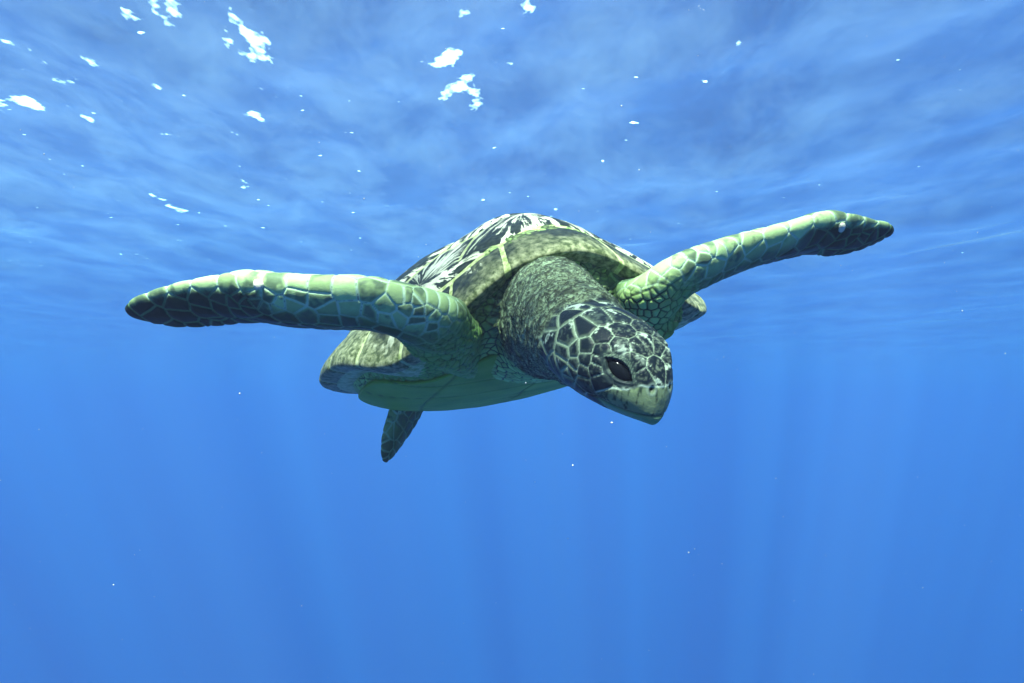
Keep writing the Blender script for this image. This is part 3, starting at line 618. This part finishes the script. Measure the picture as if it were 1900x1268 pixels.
# --- plastron: the smooth pale lower shell
def plastron():
    nu, nv = 90, 220; q = np.linspace(0.0, 1.0, nu); ph = np.linspace(0, 2 * math.pi, nv, endpoint=False); Qq, PH = np.meshgrid(q, ph, indexing='ij')
    w_ = np.arctan2(np.sin(PH), np.cos(PH))
    ext = 0.80 - 0.25 * (1 - sstep(np.abs(w_), 0.75, 1.25)) + 0.05 * np.exp(-(w_ / 0.40) ** 2)         # how far up the flank it reaches
    TH = math.pi - np.minimum(Qq / 0.94, 1) * ext * (math.pi / 2); z = np.cos(TH)
    a, b, rz = shell_rim(PH); rr = np.sin(TH) ** 0.75
    front = 1 - sstep(np.abs(w_), 0.7, 1.3)
    h = -0.088 * np.abs(z) ** 0.8 + ((0.75 + 0.17 * front) * rz - 0.022 * front) * rr * np.clip(z + 0.9, 0, 1)
    turn = sstep(Qq, 0.90, 1.0)
    V = shell_pt(0 * a, 0 * a, 0 * a) + (a * rr * (0.86 + 0.06 * front))[..., None] * SS + (b * rr * (0.90 + 0.05 * front * np.clip(1 + z, 0, 1)))[..., None] * SF + (h - 0.012)[..., None] * SU
    out = unit((a * rr)[..., None] * SS * 1.0 + (b * rr)[..., None] * SF - 0.22 * SU)
    la, lb = a * rr * 0.86, b * rr * 0.90
    cuts = [np.abs(la + 0.004 * np.sin(lb * 40))] + [np.abs(lb - c_ + 0.10 * np.abs(la) + 0.006 * np.sin(la * 30)) for c_ in (0.34, 0.22, 0.10, -0.05, -0.20, -0.32)] + [np.abs(np.abs(la) - 0.185 - 0.02 * np.cos(lb * 9))]
    cut = np.min(cuts, 0); seam = np.exp(-(cut / 0.0028) ** 2)
    V = V + SU * (0.0022 * seam)[..., None]
    V = V + out * (0.0095 * (1 - turn) - 0.010 * turn)[..., None] + (0.0015 * fbm(V * 16, 2))[..., None] * SU
    m, nt, o_ = new_mat('plastron_horn'); b_ = node(nt, 'ShaderNodeBsdfPrincipled'); tc = node(nt, 'ShaderNodeTexCoord')
    n1 = node(nt, 'ShaderNodeTexNoise', i_Scale=9.0, i_Detail=4.0); nt.links.new(tc.outputs['Object'], n1.inputs['Vector'])
    pm = node(nt, 'ShaderNodeMix', data_type='RGBA'); sa_ = node(nt, 'ShaderNodeAttribute', attribute_name='seam'); nt.links.new(sa_.outputs['Fac'], pm.inputs['Factor']); nt.links.new(ramp(nt, n1.outputs[0], [(0.3, (0.13, 0.31, 0.045)), (0.7, (0.29, 0.50, 0.09))]), pm.inputs['A']); pm.inputs['B'].default_value = (0.06, 0.13, 0.03, 1); nt.links.new(pm.outputs['Result'], b_.inputs['Base Color']); b_.inputs['Roughness'].default_value = 0.5; b_.inputs['Specular IOR Level'].default_value = 0.06
    nt.links.new(b_.outputs[0], o_.inputs['Surface'])
    p = mesh_obj('plastron', loc(V.reshape(-1, 3)), grid_faces(nu, nv, True), m, turtle); a_ = p.data.attributes.new('seam', 'FLOAT', 'POINT'); a_.data.foreach_set('value', (seam * 0.8).astype(np.float32).ravel()); p['label'] = 'smooth pale green underside shell'
plastron()

# --- carapace: pale base showing as seams, with separate scutes on it
def shell_material(name, kind):
    m, nt, out = new_mat(name); L = nt.links.new
    b = node(nt, 'ShaderNodeBsdfPrincipled'); tc = node(nt, 'ShaderNodeTexCoord')
    b.inputs['Specular IOR Level'].default_value = 0.06; b.inputs['Roughness'].default_value = 0.42
    fine = node(nt, 'ShaderNodeTexNoise', i_Scale=90.0, i_Detail=4.0, i_Roughness=0.6); L(tc.outputs['Object'], fine.inputs['Vector'])
    bp = node(nt, 'ShaderNodeBump', i_Strength=0.25, i_Distance=0.002); L(fine.outputs[0], bp.inputs['Height']); L(bp.outputs[0], b.inputs['Normal'])
    if kind == 'seam':
        L(ramp(nt, fine.outputs[0], [(0.35, (0.22, 0.29, 0.09)), (0.6, (0.50, 0.56, 0.30))]), b.inputs['Base Color'])
    else:
        at = node(nt, 'ShaderNodeAttribute', attribute_name='growth')                     # streaks radiate from the scute's growth centre
        st_ = node(nt, 'ShaderNodeTexNoise', i_Scale=1.0, i_Detail=5.0, i_Roughness=0.62, i_Distortion=0.35); L(at.outputs['Vector'], st_.inputs['Vector'])
        blot = node(nt, 'ShaderNodeTexNoise', i_Scale=16.0, i_Detail=3.0, i_Roughness=0.5); L(tc.outputs['Object'], blot.inputs['Vector'])
        sm_ = node(nt, 'ShaderNodeMath', operation='MULTIPLY_ADD'); L(blot.outputs[0], sm_.inputs[0]); sm_.inputs[1].default_value = 0.32; L(st_.outputs[0], sm_.inputs[2])
        fm = node(nt, 'ShaderNodeMath', operation='MULTIPLY_ADD'); L(fine.outputs[0], fm.inputs[0]); fm.inputs[1].default_value = 0.12; L(sm_.outputs[0], fm.inputs[2])
        mk_src = node(nt, 'ShaderNodeMapRange'); mk_src.inputs['From Min'].default_value = 0.36; mk_src.inputs['From Max'].default_value = 1.06; L(fm.outputs[0], mk_src.inputs['Value'])
        lo2 = 0.515 if kind == 'back' else 0.66
        mk = ramp(nt, mk_src.outputs[0], [(lo2, 0.0), (lo2 + 0.05, 1.0)])
        dk = ramp(nt, fine.outputs[0], [(0.3, (0.007, 0.013, 0.014)), (0.7, (0.036, 0.050, 0.042))])
        lt = ramp(nt, blot.outputs[0], [(0.3, (0.36, 0.42, 0.26)), (0.6, (0.64, 0.68, 0.52))])
        mx = node(nt, 'ShaderNodeMix', data_type='RGBA'); L(mk, mx.inputs['Factor']); L(dk, mx.inputs['A']); L(lt, mx.inputs['B']); res = mx.outputs['Result']
        if kind == 'edge':                                                               # rim scutes fade to yellowish olive towards the lip
            lip = node(nt, 'ShaderNodeAttribute', attribute_name='lip'); ad = node(nt, 'ShaderNodeMath', operation='MULTIPLY_ADD'); L(blot.outputs[0], ad.inputs[0]); ad.inputs[1].default_value = 0.85; L(lip.outputs['Fac'], ad.inputs[2])
            ol = ramp(nt, fine.outputs[0], [(0.38, (0.060, 0.085, 0.035)), (0.50, (0.17, 0.20, 0.10)), (0.65, (0.34, 0.37, 0.21))])
            m2 = node(nt, 'ShaderNodeMix', data_type='RGBA'); L(ramp(nt, ad.outputs[0], [(0.44, 0.0), (0.56, 0.40), (0.92, 1.0)]), m2.inputs['Factor']); L(res, m2.inputs['A']); L(ol, m2.inputs['B']); res = m2.outputs['Result']
        L(res, b.inputs['Base Color'])
    L(b.outputs[0], out.inputs['Surface']); return m
M_SEAM = shell_material('carapace_seam', 'seam'); M_BACK = shell_material('carapace_scute', 'back'); M_EDGE = shell_material('carapace_rim_scute', 'edge')
nr, na = 82, 220
rr = np.concatenate([np.linspace(0.002, 1.0, 48), np.linspace(1.015, 1.6, 34)]); ph = np.linspace(0, 2 * math.pi, na, endpoint=False); RR, PP = np.meshgrid(rr, ph, indexing='ij')
carapace = mesh_obj('carapace', loc(shell_surf(RR * np.sin(PP), RR * np.cos(PP)).reshape(-1, 3)), grid_faces(nr, na, True)[:, ::-1], M_SEAM, turtle)
carapace['label'] = 'domed shell of dark scutes with cream streaks'
def shell_normal(x, y):
    e = 2e-3; du = shell_surf(x + e, y) - shell_surf(x - e, y); dv = shell_surf(x, y + e) - shell_surf(x, y - e)
    n = unit(np.cross(du, dv) + 1e-12); s = np.sign((n * SU).sum(-1, keepdims=True)); out = shell_surf(x, y) - shell_pt(np.array(0.0), np.array(0.0), np.array(-0.02))
    return n * np.where((n * out).sum(-1, keepdims=True) < 0, -1, 1)
srand = random.Random(4)
def scute(poly, pole, mat, height, name, polar=False, ns=20, nb=72, inset=0.0045):
    """a plate over a polygon given in the normalised disc (or in (angle, radius) when polar)"""
    P = np.asarray(poly, float); c = P.mean(0); seg = np.linalg.norm(np.roll(P, -1, 0) - P, axis=1); cum = np.concatenate([[0], np.cumsum(seg)])
    t = np.linspace(0, cum[-1], nb, endpoint=False); k = np.searchsorted(cum, t, side='right') - 1; f = ((t - cum[k]) / seg[k])[:, None]
    B = P[k] * (1 - f) + np.roll(P, -1, 0)[k] * f
    B = 0.25 * np.roll(B, 1, 0) + 0.5 * B + 0.25 * np.roll(B, -1, 0)                       # corners slightly rounded
    dd = B - c; B = c + dd * (1 - inset / np.maximum(np.linalg.norm(dd * ([0.9, 1] if polar else [1, 1]), axis=1), 1e-6))[:, None]
    rho = np.linspace(0, 1, ns) ** 0.8; rho[-1] = 1.0; G = c + (B - c)[None] * rho[:, None, None]
    xy = np.stack([G[..., 1] * np.sin(G[..., 0]), G[..., 1] * np.cos(G[..., 0])], -1) if polar else G
    S0 = shell_surf(xy[..., 0], xy[..., 1]); N = shell_normal(xy[..., 0], xy[..., 1])
    hgt = height * (1 - rho ** 7) - 0.0015 * rho ** 20
    hh = np.broadcast_to(hgt[:, None], S0.shape[:2]) + 0.0012 * fbm(S0 * 30, 2)
    V = S0 + N * hh[..., None]
    pc = np.asarray(pole); rel = xy - pc; ang = np.arctan2(rel[..., 0], rel[..., 1]); rad_ = np.hypot(rel[..., 0], rel[..., 1]); off = srand.uniform(0, 50)
    g = np.stack([np.cos(ang) * 5.5 + off, np.sin(ang) * 5.5, rad_ * 5.5 + off], -1)
    o = mesh_obj(name, loc(V.reshape(-1, 3)), grid_faces(ns, nb, True), mat, carapace)
    a_ = o.data.attributes.new('growth', 'FLOAT_VECTOR', 'POINT'); a_.data.foreach_set('vector', g.astype(np.float32).ravel())
    if polar:
        sd_ = sstep(np.abs(G[..., 0]), 0.8, 1.3); l = sstep(G[..., 1], 0.90 - 0.14 * sd_, 1.15 - 0.22 * sd_); a_ = o.data.attributes.new('lip', 'FLOAT', 'POINT'); a_.data.foreach_set('value', l.astype(np.float32).ravel())
    return o
RM = 0.87                                                                              # inner edge of the rim scutes
def on_rim(a): return (RM * math.sin(a), RM * math.cos(a))
yb = [0.86, 0.55, 0.20, -0.16, -0.52, -0.86]; ym = [(yb[i] + yb[i + 1]) / 2 for i in range(5)]; nw = [0.20, 0.20, 0.19, 0.18, 0.15, 0.12]; mw = [0.36, 0.35, 0.34, 0.30, 0.24]
for i in range(5):
    P = [(-nw[i], yb[i]), (-mw[i], ym[i]), (-nw[i + 1], yb[i + 1]), (nw[i + 1], yb[i + 1]), (mw[i], ym[i]), (nw[i], yb[i])]
    scute(P, (0, ym[i] - 0.10), M_BACK, 0.0030, 'scute', ns=24)
ca = [R(22), R(62), R(96), R(128), R(160)]                                              # where the side seams meet the rim scutes
for sx in (1, -1):
    for i in range(4):
        a0, a1 = ca[i], ca[i + 1]; arc = [on_rim(a0 + (a1 - a0) * q) for q in np.linspace(0, 1, 7)]
        inner = [(mw[i + 1], ym[i + 1]), (nw[i + 1], yb[i + 1]), (mw[i], ym[i])]
        if i == 0: inner = inner + [(nw[0], yb[0] * 0.97)]
        P = [(x * sx, y) for x, y in arc + inner]
        scute(P, (np.mean([p[0] for p in P]) * 1.12, np.mean([p[1] for p in P]) - 0.06), M_BACK, 0.0030, 'scute', ns=24)
edges = [0.0] + [R(13) + (math.pi - R(13)) * k / 11 for k in range(12)]
for sx in (1, -1):
    for k in range(1, 12):
        a0, a1 = edges[k] * sx, edges[k + 1] * sx; nq = 5
        P = [(a0 + (a1 - a0) * q, RM) for q in np.linspace(0, 1, nq)] + [(a1, r_) for r_ in (0.93, 1.0, 1.1, 1.2)] + [(a0 + (a1 - a0) * q, 1.24) for q in np.linspace(1, 0, nq)] + [(a0, r_) for r_ in (1.2, 1.1, 1.0, 0.93)]
        am = (a0 + a1) / 2
        scute(P, (0.35 * math.sin(am + 0.1), 0.35 * math.cos(am + 0.1)), M_EDGE, 0.0026, 'rim_scute', polar=True, ns=20, nb=72, inset=0.0038)
P = [(a, RM) for a in np.linspace(-R(13), R(13), 5)] + [(R(13), r_) for r_ in (0.93, 1.0, 1.1, 1.2)] + [(a, 1.24) for a in np.linspace(R(13), -R(13), 5)] + [(-R(13), r_) for r_ in (1.2, 1.1, 1.0, 0.93)]
scute(P, (0.1, 0.35), M_EDGE, 0.0026, 'rim_scute', polar=True, inset=0.0038)
# ------------------------------------------------------------------ specks drifting in the water
def build_specks():
    rs = np.random.RandomState(5); V, F = [], []
    ico = np.array([(1, 0, 0), (-1, 0, 0), (0, 1, 0), (0, -1, 0), (0, 0, 1), (0, 0, -1)], float); tri = np.array([(0, 2, 4), (2, 1, 4), (1, 3, 4), (3, 0, 4), (2, 0, 5), (1, 2, 5), (3, 1, 5), (0, 3, 5)])
    for k in range(420):
        d = 0.7 + 5.0 * rs.rand() ** 1.1; p = cam2world(np.array([rs.uniform(-0.75, 0.75) * d, d, rs.uniform(-0.5, 0.5) * d]))
        if p[2] > -0.05: continue
        r = 0.00055 * (0.5 + rs.rand() ** 3 * 1.6) * (0.6 + 0.4 * d); q = ico * r * rs.uniform(0.6, 1.6, 3)
        F.append(tri + 6 * len(V)); V.append(q + p)
    m, nt, out = new_mat('plankton'); b = node(nt, 'ShaderNodeBsdfPrincipled'); n1 = node(nt, 'ShaderNodeTexNoise', i_Scale=3.0)
    nt.links.new(ramp(nt, n1.outputs[0], [(0.3, (0.45, 0.47, 0.44)), (0.7, (0.75, 0.77, 0.74))]), b.inputs['Base Color']); nt.links.new(b.outputs[0], out.inputs['Surface'])
    tag(mesh_obj('drifting_specks', np.vstack(V), np.vstack(F), m), 'tiny pale specks drifting in the blue water', 'specks', kind='stuff')
build_specks()
